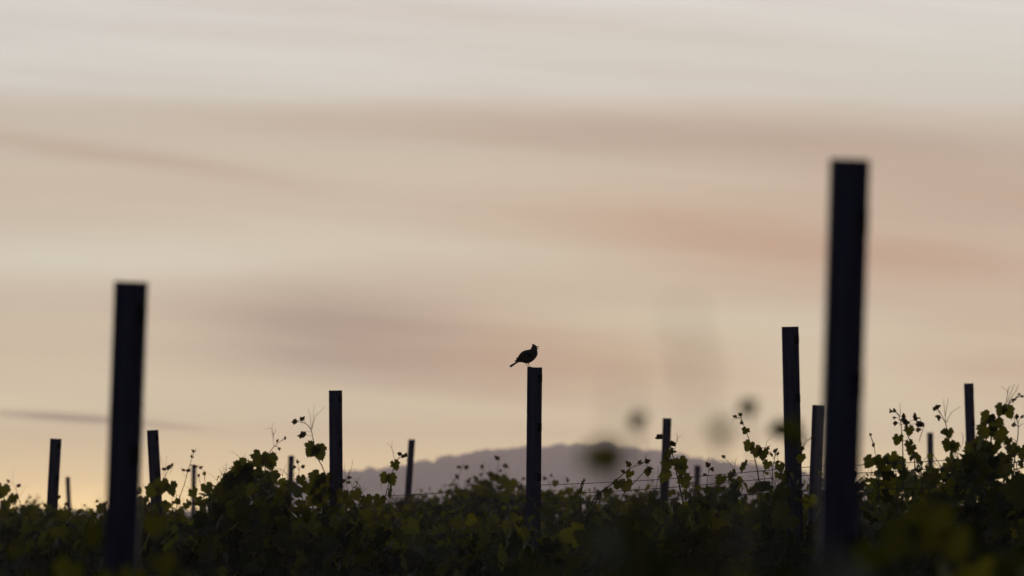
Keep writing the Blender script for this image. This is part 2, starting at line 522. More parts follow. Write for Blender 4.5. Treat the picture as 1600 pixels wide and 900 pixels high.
def leaf_template(half, rng, lob=1.0):
    right = [(x * (1 + rng.uniform(-0.10, 0.10)), y + rng.uniform(-0.025, 0.025)) for x, y in half]
    left = [(-x * (1 + rng.uniform(-0.10, 0.10)), y + rng.uniform(-0.025, 0.025)) for x, y in half[:-1]]
    out = right + left[::-1]
    fold = rng.uniform(0.10, 0.5); droop = rng.uniform(0.1, 0.5); ph = rng.uniform(0, 6)
    pts = [(0.0, 0.0, 0.0)]; 
    def zz(x, y):
        return fold * abs(x) * 0.55 - droop * (y - 0.1) ** 2 * (1 if y > 0.1 else 0.6) - 0.35 * x * x + 0.035 * math.sin(9 * math.atan2(y - 0.2, x) + ph) * math.hypot(x, y - 0.2) * 2
    mids = [(x * 0.55, 0.12 + (y - 0.12) * 0.55) for x, y in out]
    k = len(out)
    pts[0] = (0.0, 0.1, zz(0, 0.1))
    pts += [(x, y, zz(x, y)) for x, y in out]
    fs = [(0, 1 + i, 1 + (i + 1) % k) for i in range(k)]
    return np.array(pts), fs


LT_HI = [leaf_template(HALF, random.Random(i)) for i in range(8)]
LT_LO = [leaf_template(HALF_LOW, random.Random(20 + i)) for i in range(6)]


def basis(tip, nor):
    y = tip.normalized(); z = nor - y * nor.dot(y)
    if z.length < 1e-4: z = y.orthogonal()
    z.normalize(); x = y.cross(z)
    return np.array([x[:], y[:], z[:]])


class Foliage:
    def __init__(s, lo=False): s.V = []; s.F = []; s.A = []; s.n = 0; s.T = LT_LO if lo else LT_HI
    def leaf(s, pos, tip, nor, size, age, squash=1.0):
        T, fs = s.T[random.randrange(len(s.T))]
        V = (T * np.array([size * squash, size, size])) @ basis(Vector(tip), Vector(nor)) + np.array(pos[:])
        s.V.append(V); s.F.extend([(a + s.n, b + s.n, c + s.n) for a, b, c in fs]); s.n += len(V)
        s.A.append(np.full(len(V), age))
    def build(s, name, parent, origin, material=None):
        if not s.n: return None
        me = bpy.data.meshes.new(name)
        V = np.concatenate(s.V) - np.array(origin[:])
        me.from_pydata(V.tolist(), [], s.F)
        me.polygons.foreach_set('use_smooth', [True] * len(me.polygons))
        a = me.attributes.new('age', 'FLOAT', 'POINT'); a.data.foreach_set('value', np.concatenate(s.A))
        me.materials.append(material or M_LEAF)
        o = bpy.data.objects.new(name, me); COL.objects.link(o); o.parent = parent
        return o


def rv(k=1.0): return Vector((random.gauss(0, k), random.gauss(0, k), random.gauss(0, k)))


def tendril_pts(p, direction, length, curl):
    pts = [Vector(p)]; d = Vector(direction).normalized(); side = d.orthogonal().normalized()
    side.rotate(Matrix.Rotation(random.uniform(0, 6.28), 3, d))
    N = 9
    for i in range(N):
        d = (d + side * curl * (i / N) ** 1.5).normalized()
        pts.append(pts[-1] + d * length / N)
    return pts


def vine(base, along, half_len, top_fn, label, group, dens=9, leaf=0.105, lo=False, cordon=0.72, low_leaf=0.0, young_top=True, tip_tall=0.06, ragged=0.05, age0=0.23, taper=0.22, seed=0, name='grapevine'):
    """one grapevine: trunk with its cordon arms, each cane a shoot, and the foliage; top_fn(x, y) gives the canopy's top height"""
    random.seed(seed)
    gz = ground_z(base[0], base[1])
    org = Vector((base[0], base[1], gz))
    root = empty(name, org, label, 'grapevine', group)
    along = Vector((along[0], along[1], 0)).normalized()
    perp = Vector((-along.y, along.x, 0))
    tb = MB()
    lean = along * random.uniform(-0.08, 0.08) + perp * random.uniform(-0.04, 0.04)
    sd_ = 8 if not lo else 5
    tp = [org + Vector((0, 0, -0.1)), org + lean * 0.3 + Vector((0, 0, cordon * 0.35)) + rv(0.012), org + lean * 0.7 + Vector((0, 0, cordon * 0.7)) + rv(0.012), org + lean + Vector((0, 0, cordon))]
    tb.tube(tp, [0.034, 0.026, 0.024, 0.026], sd_)
    for sg in (-1, 1):
        pts = [tp[-1] + Vector((0, 0, -0.02))]
        for i in range(1, 6):
            q = org + along * sg * half_len * i / 5 + lean
            q.z = ground_z(q.x, q.y) + cordon + 0.03 + random.uniform(-0.012, 0.012)
            pts.append(q)
        tb.tube(pts, [0.022, 0.019, 0.016, 0.014, 0.012, 0.009], sd_)
    tb.build('trunk', M_BARK, root, origin=org)
    fo = Foliage(lo)
    ns = max(3, int(dens * half_len * 2))
    for s_i in range(ns):
        fr = (s_i + random.uniform(0.2, 0.8)) / ns * 2 - 1
        q = org + along * fr * half_len + perp * random.gauss(0, 0.03)
        q.z = ground_z(q.x, q.y) + cordon + 0.03
        topz = top_fn(q.x, q.y)
        H = topz - q.z - abs(random.gauss(0, ragged)) * (1 if random.random() < 0.8 else 2.0) + (tip_tall * random.random() if random.random() < 0.3 else 0)
        H = max(0.12, H)
        end = q + Vector((0, 0, H)) + along * random.gauss(0, 0.06) + perp * random.gauss(0, 0.07)
        n = max(4, int(H / 0.055))
        pts = []
        b1 = rv(0.025)
        for i in range(n + 1):
            f = i / n
            pts.append(q.lerp(end, f) + b1 * math.sin(f * math.pi) * 1.5 + rv(0.004))
        sh = MB()
        sh.tube(pts, [0.0042 - 0.0026 * i / n for i in range(n + 1)], 4 if lo else 5)
        sgn = 1
        for i in range(1, n + 1):
            f = i / n
            sgn = -sgn
            side = (perp * sgn * random.uniform(0.3, 1.2) + along * random.gauss(0, 0.8)).normalized()
            fromtop = (n - i) * 0.055
            sz = leaf * random.uniform(0.6, 1.28) * min(1.0, 0.28 + fromtop / taper)
            plen = 0.07 * random.uniform(0.5, 1.2) * min(1, 0.35 + fromtop / 0.2)
            pe = pts[i] + side * plen * 0.8 + Vector((0, 0, plen * random.uniform(0.0, 0.7)))
            sh.tube([pts[i], (pts[i] + pe) * 0.5 + Vector((0, 0, 0.006)), pe], [0.0014, 0.0012, 0.001], 3, cap=False)
            if pe.z + 0.3 * sz > topz + tip_tall: continue
            tip = side * random.uniform(0.3, 0.9) + Vector((0, 0, random.uniform(-1.0, 0.25))) + rv(0.3)
            nor = side * random.uniform(0.2, 1.0) + Vector((0, 0, random.uniform(0.1, 0.9))) + rv(0.35)
            age = min(1.0, max(0.0, random.gauss(age0, 0.28) + (0.42 * (age0 > 0.2) if fromtop < 0.22 else 0)))
            fo.leaf(pe, tip, nor, sz, age, random.uniform(0.85, 1.1))
            if random.random() < 0.75:                     # a lateral leaf deeper in the canopy
                pe2 = pts[i] + rv(0.07)
                if pe2.z + 0.06 < topz:
                    fo.leaf(pe2, rv(0.6) + Vector((0, 0, -0.6)), rv(0.6) + perp * random.choice((-1, 1)) * 0.7, leaf * random.uniform(0.55, 1.0) * min(1.0, 0.4 + fromtop / taper), min(1, max(0, random.gauss(age0 - 0.05, 0.2))))
        if young_top and random.random() < 0.5:
            for _ in range(random.randint(1, 3)):
                sh.tube(tendril_pts(pts[-1] - Vector((0, 0, random.uniform(0, 0.05))), rv(0.5) + Vector((0, 0, 1)), random.uniform(0.06, 0.13), random.uniform(-0.5, 0.5)), [0.0011] * 9 + [0.0006], 3, cap=False)
        sh.build('shoot', M_CANE, root, origin=org)
    for _ in range(int(low_leaf)):
        fr = random.uniform(-1, 1)
        q = org + along * fr * half_len + perp * random.gauss(0, 0.10)
        q.z = ground_z(q.x, q.y) + cordon + random.uniform(-0.12, 0.35)
        if q.z < top_fn(q.x, q.y) - 0.06:
            fo.leaf(q, rv(0.5) + Vector((0, 0, -0.7)), rv(0.5) + perp * random.choice((-1, 1)), leaf * random.uniform(0.8, 1.25), max(0, random.gauss(age0 - 0.15, 0.15)))
    fo.build('foliage', root, org)
    return root, org


# ------------------------------------------------------------------ rows
def outline(tab):
    xs = [q[0] for q in tab]; ys = [q[1] for q in tab]
    def fn(x, y):
        d = y                                            # the camera looks along +Y; pitch is 2 degrees
        px = 800 + x * F / d
        return CAM_Z + (794 - np.interp(px, xs, ys)) * d / F
    return fn


def row_points(nodes, spacing, offset=0.5):
    """evenly spaced stations along a polyline of (x, y)"""
    segs = [(Vector(a), Vector(b)) for a, b in zip(nodes, nodes[1:])]
    tot = sum((b - a).length for a, b in segs)
    n = max(1, round(tot / spacing)); out = []
    for i in range(n):
        s = (i + offset) / n * tot
        for a, b in segs:
            L = (b - a).length
            if s <= L:
                p_ = a.lerp(b, s / L); out.append((p_.x, p_.y, (b - a).x / L, (b - a).y / L)); break
            s -= L
    return out, tot / n


def pxy(px, d): return ((px - 800) / F * d, d)


TOP_B = outline([(-100, 790), (20, 790), (60, 786), (120, 796), (165, 800), (215, 772), (255, 762), (272, 790), (300, 793), (330, 772), (365, 738), (405, 722), (440, 748),
                 (462, 785), (485, 795), (500, 758), (535, 752), (560, 778), (600, 782), (640, 788), (680, 792), (900, 792), (940, 778), (1000, 768), (1060, 752), (1095, 755),
                 (1120, 770), (1150, 752), (1180, 735), (1230, 735), (1280, 738), (1340, 724), (1375, 712), (1420, 712), (1465, 716), (1505, 702), (1530, 672), (1560, 660), (1580, 690), (1640, 690)])
TOP_C = outline([(0, 800), (400, 797), (560, 782), (640, 774), (690, 762), (720, 750), (780, 742), (815, 756), (850, 764), (900, 762), (1000, 764), (1060, 756), (1100, 754), (1150, 752), (1350, 742), (1600, 738)])
TOP_R = outline([(1200, 745), (1300, 738), (1400, 730), (1600, 735)])
TOP_D = outline([(-50, 785), (30, 772), (60, 772), (90, 792), (150, 795), (220, 790), (400, 796), (700, 797), (1000, 782), (1200, 760), (1600, 740)])
TOP_A = outline([(-100, 862), (90, 868), (150, 842), (240, 845), (300, 868), (500, 895), (900, 898), (1200, 880), (1350, 832), (1420, 822), (1480, 828), (1600, 850), (1900, 850)])
TOP_Z = outline([(200, 980), (440, 920), (560, 850), (680, 815), (770, 800), (850, 788), (930, 768), (1000, 758), (1100, 748), (1180, 742), (1225, 776), (1275, 900), (1500, 960)])

ROW_B = [pxy(1720, 21.8), pxy(1235, 24.2), pxy(835, 27.0), pxy(524, 31.0), pxy(240, 36.0), pxy(85, 41.5), pxy(-60, 49.0)]
ROW_C = [pxy(1660, 39.0), pxy(1514, 41.0), pxy(1042, 47.0), pxy(643, 57.0), pxy(455, 66.0), pxy(330, 74.0)]
ROW_R = [pxy(1680, 32.0), pxy(1275, 34.8)]
ROW_D = [pxy(1640, 64.0), pxy(1453, 68.0), pxy(1090, 78.0)]
ROW_E = [pxy(430, 86.0), pxy(303, 88.0), pxy(106, 90.0), pxy(-30, 93.0)]
ROW_A = [(1.05, 7.35), (0.49, 8.38), (-0.70, 10.58), (-1.35, 11.8)]
ROW_Z = [(0.46, 3.1), (0.16, 3.7), (-0.36, 4.6)]

VINES = {}
LAB = {}
exec_rows = [('B', ROW_B, TOP_B, 1.35, dict(dens=10, leaf=0.124, low_leaf=60)), ('C', ROW_C, TOP_C, 2.2, dict(dens=9, leaf=0.115, low_leaf=70, lo=True, age0=0.22)),
             ('R', ROW_R, TOP_R, 1.3, dict(dens=8, leaf=0.105, low_leaf=40, lo=True)), ('D', ROW_D, TOP_D, 3.0, dict(dens=5, leaf=0.11, low_leaf=60, lo=True)),
             ('E', ROW_E, TOP_D, 2.0, dict(dens=5, leaf=0.11, low_leaf=60, lo=True)), ('A', ROW_A, TOP_A, 0.95, dict(dens=10, leaf=0.10, low_leaf=60, young_top=False, tip_tall=0.0, ragged=0.022, age0=0.12, taper=0.12)),
             ('Z', ROW_Z, TOP_Z, 0.62, dict(dens=25, leaf=0.085, low_leaf=180, cordon=0.84, young_top=False, tip_tall=0.0, ragged=0.012, age0=0.17, taper=0.03))]
LABELS = {
    ('B', 0): 'highest leafy vine mound at the far right, under the topmost leafy shoot',
    ('B', 1): 'dark vine just right of the tallest post, under thin tiny-leaved shoots',
    ('B', 2): 'vine with the knobbly-tipped leafy shoot left of the third tallest post',
    ('B', 3): 'vine with a slanting cane and the shoot climbing before the slim hill post',
    ('B', 4): 'low vine without tall shoots around the foot of the bird post',
    ('B', 5): 'low vine left of the bird post, crossed by wires, between two posts',
    ('B', 6): 'vine raising the small two-leaf shoot that leans towards the thin soft hill post',
    ('B', 7): 'vine at the straight left-of-centre post with a tall fork-tipped broad-leaved shoot',
    ('B', 8): 'dark leafy vine mound rising highest between the left posts and the hill foot',
    ('B', 9): 'vine on the left shoulder of the dark leafy mound in the left half',
    ('B', 10): 'vine raising slender pale-tipped shoots just right of the short left post',
    ('B', 11): 'vine at the foot of the short post beside the thick left post',
    ('B', 12): 'vine with pale tendrils against the left side of the thick left post',
    ('B', 13): 'vine between the right-leaning left post and the thick left post, few shoots',
    ('B', 14): 'vine with a small leaf cluster just right of the right-leaning left post',
    ('B', 15): 'vine with a thin leafy shoot left of the right-leaning left post',
    ('B', 16): 'low vine under the thin shoot left of the right-leaning post',
    ('B', 17): 'vine with a broad dark leaf at the very left edge',
    ('C', 1): 'soft vine glimpsed behind shoots at the foot of the small right post',
    ('C', 2): 'soft vine glimpsed behind the foot of the third tallest post',
    ('C', 3): 'soft vine glimpsed behind the foot of the slim hill post',
    ('C', 4): 'soft vine right of the bird post, left of the slanting cane',
    ('C', 5): 'soft vine directly behind the bird post, in front of the hill',
    ('C', 6): 'soft vine with several leafy shoots against the hill, left of the bird post',
    ('C', 7): 'soft low vine against the hill, just right of the thin soft hill post',
    ('C', 8): 'soft low vine at the foot of the thin soft hill post',
    ('C', 9): 'soft low vine left of the thin soft hill post, behind the two-leaf shoot',
    ('R', 0): 'vine half seen through gaps behind the far right leafy mound',
    ('R', 1): 'vine beside the purplish post that the tallest post half hides',
    ('E', 1): 'far soft vine low behind shoots, right of the thick left post',
    ('E', 2): 'far soft vine low behind the right-leaning left post',
    ('A', 0): 'blurred vine with soft glowing leaves in the bottom right corner',
    ('A', 1): 'blurred vine low at the foot of the tallest post',
    ('A', 3): 'blurred vine with soft lit leaves around the foot of the thick left post',
    ('A', 4): 'blurred vine in the bottom left corner',
    ('Z', 1): 'large blurred dark green vine filling the bottom between bird post and tallest post',
}
# LABELS_END
for key, nodes, topf, sp, kw in exec_rows:
    st_, step = row_points(nodes, sp)
    for i, (x, y, ax_, ay_) in enumerate(st_):
        if (key, i) not in LABELS: continue      # the photo shows nothing of it
        lb = LABELS[(key, i)]
        VINES[(key, i)] = vine((x, y), (ax_, ay_), step * 0.54, topf, lb, 'grapevines growing in the trellis rows', seed=1000 + ord(key) * 50 + i, **kw)

VINES[('Y', 0)] = vine((0.22, 5.9), (-0.45, 1.0), 0.35, lambda x, y: CAM_Z - 0.06, 'blurred vine sending up small soft brown leaves left of the third tallest post', 'grapevines growing in the trellis rows', dens=9, leaf=0.09, cordon=0.78, young_top=False, tip_tall=0.0, seed=91)
# ------------------------------------------------------------------ single shoots that rise above the rows
def near_vine(px, d, keys):
    x = (px - 800) / F * d
    best = min((k for k in VINES if k[0] in keys), key=lambda k: (VINES[k][1].x - x) ** 2 + 0.02 * (VINES[k][1].y - d) ** 2)
    return VINES[best]


def hero(d, keys, stem, leaves=(), tendrils=(), buds=(), r=(0.0032, 0.0012), label=None, age=(0.3, 0.75), soft=False):
    """stem: pixels from the canopy to the tip; leaves: (px, py, width px, tip angle deg, yaw deg); buds: small folded leaflets"""
    root, org = near_vine(stem[0][0], d, keys)
    random.seed(int(stem[0][0] * 7 + stem[-1][1]))
    sp = [at(x, y, d + 0.015 * i) for i, (x, y) in enumerate(stem)]
    # round the polyline off
    pts = []
    for i in range(len(sp) - 1):
        p0 = sp[max(i - 1, 0)]; p1 = sp[i]; p2 = sp[i + 1]; p3 = sp[min(i + 2, len(sp) - 1)]
        for k in range(5):
            f = k / 5
            pts.append(0.5 * ((2 * p1) + (p2 - p0) * f + (2 * p0 - 5 * p1 + 4 * p2 - p3) * f * f + (3 * p1 - p0 - 3 * p2 + p3) * f ** 3))
    pts.append(sp[-1])
    n = len(pts)
    mb = MB()
    mb.tube(pts, [r[0] + (r[1] - r[0]) * i / (n - 1) for i in range(n)], 6)
    def attach(p_):
        q = min(pts, key=lambda z: (z - p_).length)
        if (q - p_).length > 0.004: mb.tube([q, (q + p_) * 0.5 + Vector((0, 0.005, 0.006)), p_], [0.0013, 0.0011, 0.001], 4, cap=False)
        return q
    leaf_objs = []
    buds_out = []
    for (lx, ly, wpx, ang, yaw) in leaves:
        p_ = at(lx, ly, d + random.uniform(-0.03, 0.03))
        attach(p_)
        a_ = R(ang)
        tip = Vector((math.cos(a_) * math.cos(R(yaw)), math.sin(R(yaw)) * 0.8 + random.uniform(-0.15, 0.15), math.sin(a_)))
        nor = Vector((math.sin(R(yaw)), -math.cos(R(yaw)), 0.25))
        leaf_objs.append((p_, tip, nor, wpx * d / F))
    for (bx, by, wpx, ang) in buds:
        p_ = at(bx, by, d + random.uniform(-0.012, 0.012)); attach(p_)
        for kx in range(random.randint(2, 3)):
            a_ = R(ang + random.uniform(-55, 55))
            tip = Vector((math.cos(a_), random.uniform(-0.4, 0.4), math.sin(a_)))
            fb = Foliage()
            fb.leaf(p_, tip, rv(0.45) + Vector((0, -0.8, 0.3)), wpx * d / F * random.uniform(0.6, 1.0), random.uniform(0.4, 1.0), random.uniform(0.5, 0.95))
            buds_out.append(fb)
    so = mb.build('shoot', M_TENDRIL if soft else M_CANE, root, origin=org)
    if label: so['label'] = label
    for (p_, tip, nor, w) in leaf_objs:
        f1 = Foliage(); f1.leaf(p_, tip, nor, w, random.uniform(*age), random.uniform(0.92, 1.08)); f1.build('leaf', so, org)
    for fb in buds_out: fb.build('leaflet', so, org, M_BUD)
    for tpx in tendrils:
        q = [at(x, y, d + 0.01 * i) for i, (x, y) in enumerate(tpx)]
        tm = MB()
        dn = []
        for i in range(len(q) - 1):
            for k in range(4): dn.append(q[i].lerp(q[i + 1], k / 4) + Vector((0.0, 0, 0.0015 * math.sin(k / 4 * math.pi))))
        dn.append(q[-1])
        tm.tube(dn, [0.0014 - 0.0007 * i / (len(dn) - 1) for i in range(len(dn))], 4, cap=False)
        tm.build('tendril', M_TENDRIL, so, origin=org)


# left part of the frame (row of the bird post, 31-42 m)
hero(41.0, 'B', [(34, 830), (33, 800), (29, 776), (24, 762), (20, 755)], [(22, 774, 17, 255, 20), (40, 792, 20, 250, -30), (52, 797, 22, 280, 30)], [[(31, 776), (38, 764), (46, 756)], [(21, 755), (20, 745), (21, 735)]],
     [(28, 760, 9, 0), (14, 753, 8, 170)])
hero(43.0, 'B', [(8, 840), (8, 800), (5, 775)], [(4, 760, 26, 262, 10), (-8, 768, 26, 240, 10), (10, 782, 20, 280, 30)])
hero(40.0, 'B', [(96, 830), (95, 800), (90, 785), (92, 778)], [(100, 800, 15, 260, 30)], [], [(91, 778, 8, 60), (102, 788, 8, 0)])
hero(38.0, 'B', [(164, 830), (163, 808), (161, 795), (162, 788)], [], [[(161, 795), (155, 782), (147, 777)], [(161, 792), (157, 780), (152, 772)], [(160, 795), (158, 785), (160, 775)]], [(163, 788, 10, 50), (158, 800, 9, 170)])
hero(35.5, 'B', [(248, 790), (254, 760), (258, 745), (264, 733)], [(252, 752, 28, 265, 10), (266, 757, 24, 285, -25), (240, 762, 24, 240, 20)],
     [[(256, 750), (254, 725), (250, 710)], [(258, 745), (259, 725), (261, 712)], [(266, 740), (270, 728), (274, 720)]], [(262, 732, 13, 20), (268, 728, 9, 80), (258, 733, 10, 170)])
hero(35.0, 'B', [(274, 800), (279, 782), (287, 760), (294, 735), (300, 716), (303, 706)], [(300, 766, 20, 300, 30)], [[(301, 712), (305, 703), (308, 700)], [(291, 745), (284, 738), (283, 727)]],
     [(299, 714, 8, 30), (302, 706, 7, 80), (288, 735, 9, 190), (303, 728, 9, -10), (312, 731, 8, 10), (296, 735, 8, 200)])
hero(35.0, 'B', [(316, 800), (318, 775), (314, 758), (310, 745)], [(322, 758, 20, 290, 10), (330, 770, 24, 300, 30)], [], [(310, 744, 8, 90)])
hero(34.0, 'B', [(352, 780), (353, 755), (354, 738), (354, 724)], [], [[(354, 740), (352, 730), (353, 723)]], [], (0.0016, 0.0008))
hero(33.0, 'B', [(418, 790), (416, 755), (414, 725), (421, 708), (428, 698), (438, 690), (445, 686)], [(408, 710, 30, 255, 0), (420, 714, 30, 285, 15), (385, 724, 34, 240, -10), (396, 735, 36, 250, 20), (424, 742, 30, 280, 30)],
     [[(428, 698), (427, 680), (425, 668), (412, 672)], [(427, 685), (424, 670), (428, 660)], [(427, 680), (431, 672), (431, 668)], [(432, 696), (437, 702), (439, 704)]], [(433, 690, 6, 60), (445, 686, 7, 45), (436, 700, 6, -60)])
hero(33.0, 'B', [(360, 800), (372, 760), (378, 735)], [(378, 728, 36, 255, 15), (366, 745, 34, 230, -20), (384, 750, 38, 270, 10), (352, 762, 30, 240, 15)], [], [])
hero(32.5, 'B', [(458, 800), (462, 765), (466, 745), (467, 735), (466, 725)], [(470, 745, 16, 275, 0)], [[(463, 770), (480, 768), (490, 757), (486, 745)]],
     [(465, 723, 7, 80), (472, 729, 7, 0), (461, 730, 7, 170), (442, 765, 8, 160), (466, 755, 8, 120)], (0.0026, 0.001))
hero(31.0, 'B', [(512, 752), (503, 728), (496, 715), (490, 690), (486, 672), (478, 662), (470, 660), (460, 656)], [(491, 696, 27, 240, 10), (497, 700, 27, 290, -20)],
     [[(486, 672), (485, 650), (481, 638)], [(487, 670), (490, 650), (491, 632)], [(487, 672), (493, 650), (508, 636)]], [(472, 656, 10, 70), (462, 657, 11, 200), (474, 676, 11, 240), (471, 681, 9, 230)], (0.0036, 0.0014),
     'tall shoot with two broad lit leaves and forked tendrils')
hero(31.0, 'B', [(505, 800), (503, 770), (506, 752)], [(498, 742, 32, 240, -15), (508, 746, 34, 270, 15), (502, 765, 36, 260, 0), (494, 772, 28, 235, 0)], [[(494, 745), (487, 752), (485, 757)]], [])
hero(30.5, 'B', [(546, 790), (545, 770), (541, 758), (543, 748), (546, 735)], [(536, 768, 20, 250, 10), (555, 768, 20, 290, -10)], [[(541, 752), (538, 735), (539, 723)], [(545, 742), (550, 728), (551, 718)]],
     [(544, 746, 11, 40), (538, 750, 9, 200)], (0.0022, 0.0009))
hero(30.5, 'B', [(570, 800), (567, 785), (564, 770), (568, 760)], [(572, 777, 22, 280, 10)], [[(566, 775), (563, 760), (561, 755)], [(568, 768), (573, 762), (576, 763)]], [], (0.0018, 0.0008))
hero(29.8, 'B', [(597, 800), (603, 772), (608, 755), (613, 738), (618, 724), (624, 716), (630, 713)], [(604, 742, 20, 245, 15), (610, 744, 20, 290, -10), (616, 722, 18, 290, 10), (609, 765, 24, 285, 60), (594, 777, 20, 250, 10)],
     [[(617, 724), (614, 705), (610, 696), (604, 693)], [(615, 710), (612, 700), (613, 688)], [(597, 765), (594, 755), (599, 748)]], [(629, 714, 10, 50), (632, 712, 8, 10), (626, 710, 8, 110)], (0.0030, 0.0011),
     'shoot with two small lit leaves leaning towards the thin soft post')
# across the hill (row of the bird post 26-28 m, next row 45-58 m)
hero(52.0, 'C', [(706, 800), (712, 770), (717, 745), (721, 733), (725, 722)], [(716, 765, 15, 260, 10), (726, 768, 16, 280, 20)], [], [(719, 730, 9, 180), (727, 731, 9, 0), (715, 745, 8, 180), (730, 752, 9, 20)], (0.003, 0.0016))
hero(51.0, 'C', [(742, 800), (748, 770), (753, 748), (755, 733)], [(750, 760, 16, 260, 10), (762, 765, 18, 290, 10)], [[(755, 735), (756, 726), (754, 720)]], [(753, 731, 8, 90), (764, 742, 9, 20), (745, 748, 9, 170)], (0.003, 0.0016))
hero(50.5, 'C', [(780, 800), (778, 770), (776, 745), (778, 728), (779, 718)], [(783, 745, 17, 280, 0), (772, 742, 15, 250, 10), (797, 752, 24, 270, 10), (790, 770, 20, 270, 0)], [[(779, 722), (784, 712), (793, 712)]],
     [(778, 717, 10, 90), (788, 727, 11, 0), (783, 735, 8, 190), (768, 742, 9, 180)], (0.003, 0.0016))
hero(49.0, 'C', [(867, 800), (862, 770), (857, 752), (853, 748)], [(868, 752, 12, 260, 20)], [], [(852, 748, 9, 150), (861, 744, 9, 30)], (0.003, 0.0016))
hero(49.0, 'C', [(889, 800), (888, 775), (884, 760)], [(890, 764, 14, 265, 10), (880, 768, 13, 240, 10)], [[(884, 760), (880, 748), (882, 742)]], [(887, 752, 9, 60)], (0.003, 0.0016))
hero(26.2, 'B', [(918, 830), (935, 775), (955, 757), (975, 740), (988, 730), (1000, 727)], [(985, 737, 16, 240, 30), (966, 752, 18, 260, 20), (950, 765, 18, 250, -30)], [[(1000, 727), (1008, 722), (1009, 710)]],
     [(984, 727, 12, 160), (998, 723, 12, 30), (1010, 722, 9, 60), (975, 737, 11, 200)], (0.0036, 0.0014), 'slanting cane with small leaves left of the slim hill post')
hero(26.2, 'B', [(962, 820), (970, 780), (990, 755), (1006, 738), (1012, 728)], [(978, 752, 22, 265, 20), (1012, 735, 12, 270, 0)], [[(1013, 760), (1012, 738), (1008, 712)]], [(1013, 732, 11, 330)], (0.003, 0.0012))
hero(26.4, 'B', [(914, 830), (907, 790), (908, 770), (912, 757)], [(910, 752, 16, 262, 55), (906, 764, 17, 255, 50)], [], [(913, 752, 8, 80)], (0.0032, 0.0016))
hero(25.8, 'B', [(1070, 830), (1068, 790), (1063, 765), (1056, 735), (1052, 715), (1048, 700), (1044, 688), (1036, 684)], [(1046, 705, 24, 262, 40), (1044, 720, 22, 255, 20), (1064, 726, 24, 278, 10), (1062, 718, 22, 290, -10), (1068, 745, 26, 285, 10), (1040, 740, 24, 260, 30)],
     [[(1053, 708), (1057, 690), (1060, 683), (1067, 681)], [(1058, 690), (1058, 680), (1056, 676)]], [(1034, 683, 12, 180), (1048, 692, 12, 10), (1052, 706, 10, 20), (1030, 684, 9, 170)], (0.0046, 0.0014),
     'shoot climbing in front of the slim hill post')
hero(25.5, 'B', [(1105, 800), (1103, 770), (1106, 745), (1108, 728)], [], [[(1108, 735), (1106, 722), (1107, 714)]], [(1107, 728, 11, 90), (1111, 733, 9, 0), (1103, 742, 8, 180)], (0.002, 0.001))
hero(25.2, 'B', [(1135, 810), (1138, 780), (1145, 760), (1153, 745)], [(1143, 738, 22, 262, 40), (1150, 750, 24, 280, 20), (1128, 745, 20, 240, 30)], [[(1147, 740), (1148, 724), (1151, 716)]], [(1132, 714, 9, 170)], (0.003, 0.0014))
hero(24.8, 'B', [(1190, 790), (1185, 745), (1179, 715), (1172, 692), (1166, 674), (1160, 660), (1157, 650)], [(1172, 692, 19, 245, 0), (1180, 700, 20, 285, 20), (1192, 704, 20, 270, 10), (1162, 724, 22, 262, 50), (1166, 670, 13, 250, 10)],
     [[(1157, 650), (1158, 642)], [(1195, 705), (1198, 690), (1205, 684)], [(1157, 652), (1148, 655), (1144, 657)]], [(1157, 649, 8, 90), (1150, 651, 8, 160), (1160, 660, 8, 200), (1199, 699, 8, 10), (1163, 668, 9, 240)], (0.0034, 0.0011),
     'leafy shoot with a knobbly tip left of the third tallest post')
hero(24.5, 'B', [(1206, 790), (1207, 735), (1210, 718), (1212, 706)], [(1200, 722, 16, 250, 10), (1218, 726, 16, 285, 0)], [[(1215, 722), (1215, 712)]], [(1210, 706, 11, 90), (1206, 712, 10, 160), (1214, 710, 9, 20)], (0.0028, 0.0012))
hero(23.9, 'B', [(1246, 790), (1249, 740), (1252, 715), (1254, 700)], [(1252, 712, 17, 262, 20)], [[(1254, 698), (1259, 688), (1266, 686), (1272, 680)], [(1260, 687), (1257, 682)]], [(1253, 699, 11, 300), (1251, 694, 7, 90), (1268, 684, 7, 30)], (0.0028, 0.0012))
# right part (22-24 m)
hero(23.4, 'B', [(1372, 790), (1372, 730), (1368, 710), (1366, 698)], [(1378, 716, 26, 262, 0), (1362, 716, 24, 240, 20), (1392, 712, 28, 285, 10), (1402, 720, 26, 300, 0)], [[(1366, 698), (1361, 685), (1359, 678)]], [(1365, 697, 9, 60), (1360, 680, 6, 90)], (0.003, 0.001))
hero(23.1, 'B', [(1410, 790), (1411, 730), (1410, 690), (1408, 665), (1405, 650), (1400, 644)], [(1404, 682, 20, 255, 20), (1420, 690, 18, 275, 30)], [[(1406, 652), (1407, 640), (1406, 630)]],
     [(1393, 642, 8, 190), (1398, 643, 8, 160), (1398, 652, 8, 200), (1410, 655, 12, 330), (1414, 660, 14, 300), (1400, 660, 8, 200)], (0.0030, 0.0011), 'thin shoot with many tiny leaves left of the small right post')
hero(23.0, 'B', [(1432, 790), (1428, 710), (1418, 680), (1414, 662), (1412, 652)], [(1420, 668, 17, 275, 10), (1424, 698, 20, 260, 30)], [[(1436, 690), (1443, 668), (1438, 655), (1430, 652)]], [(1430, 655, 14, 60), (1434, 662, 14, 320), (1412, 652, 10, 100), (1433, 672, 9, 330)], (0.0030, 0.0012))
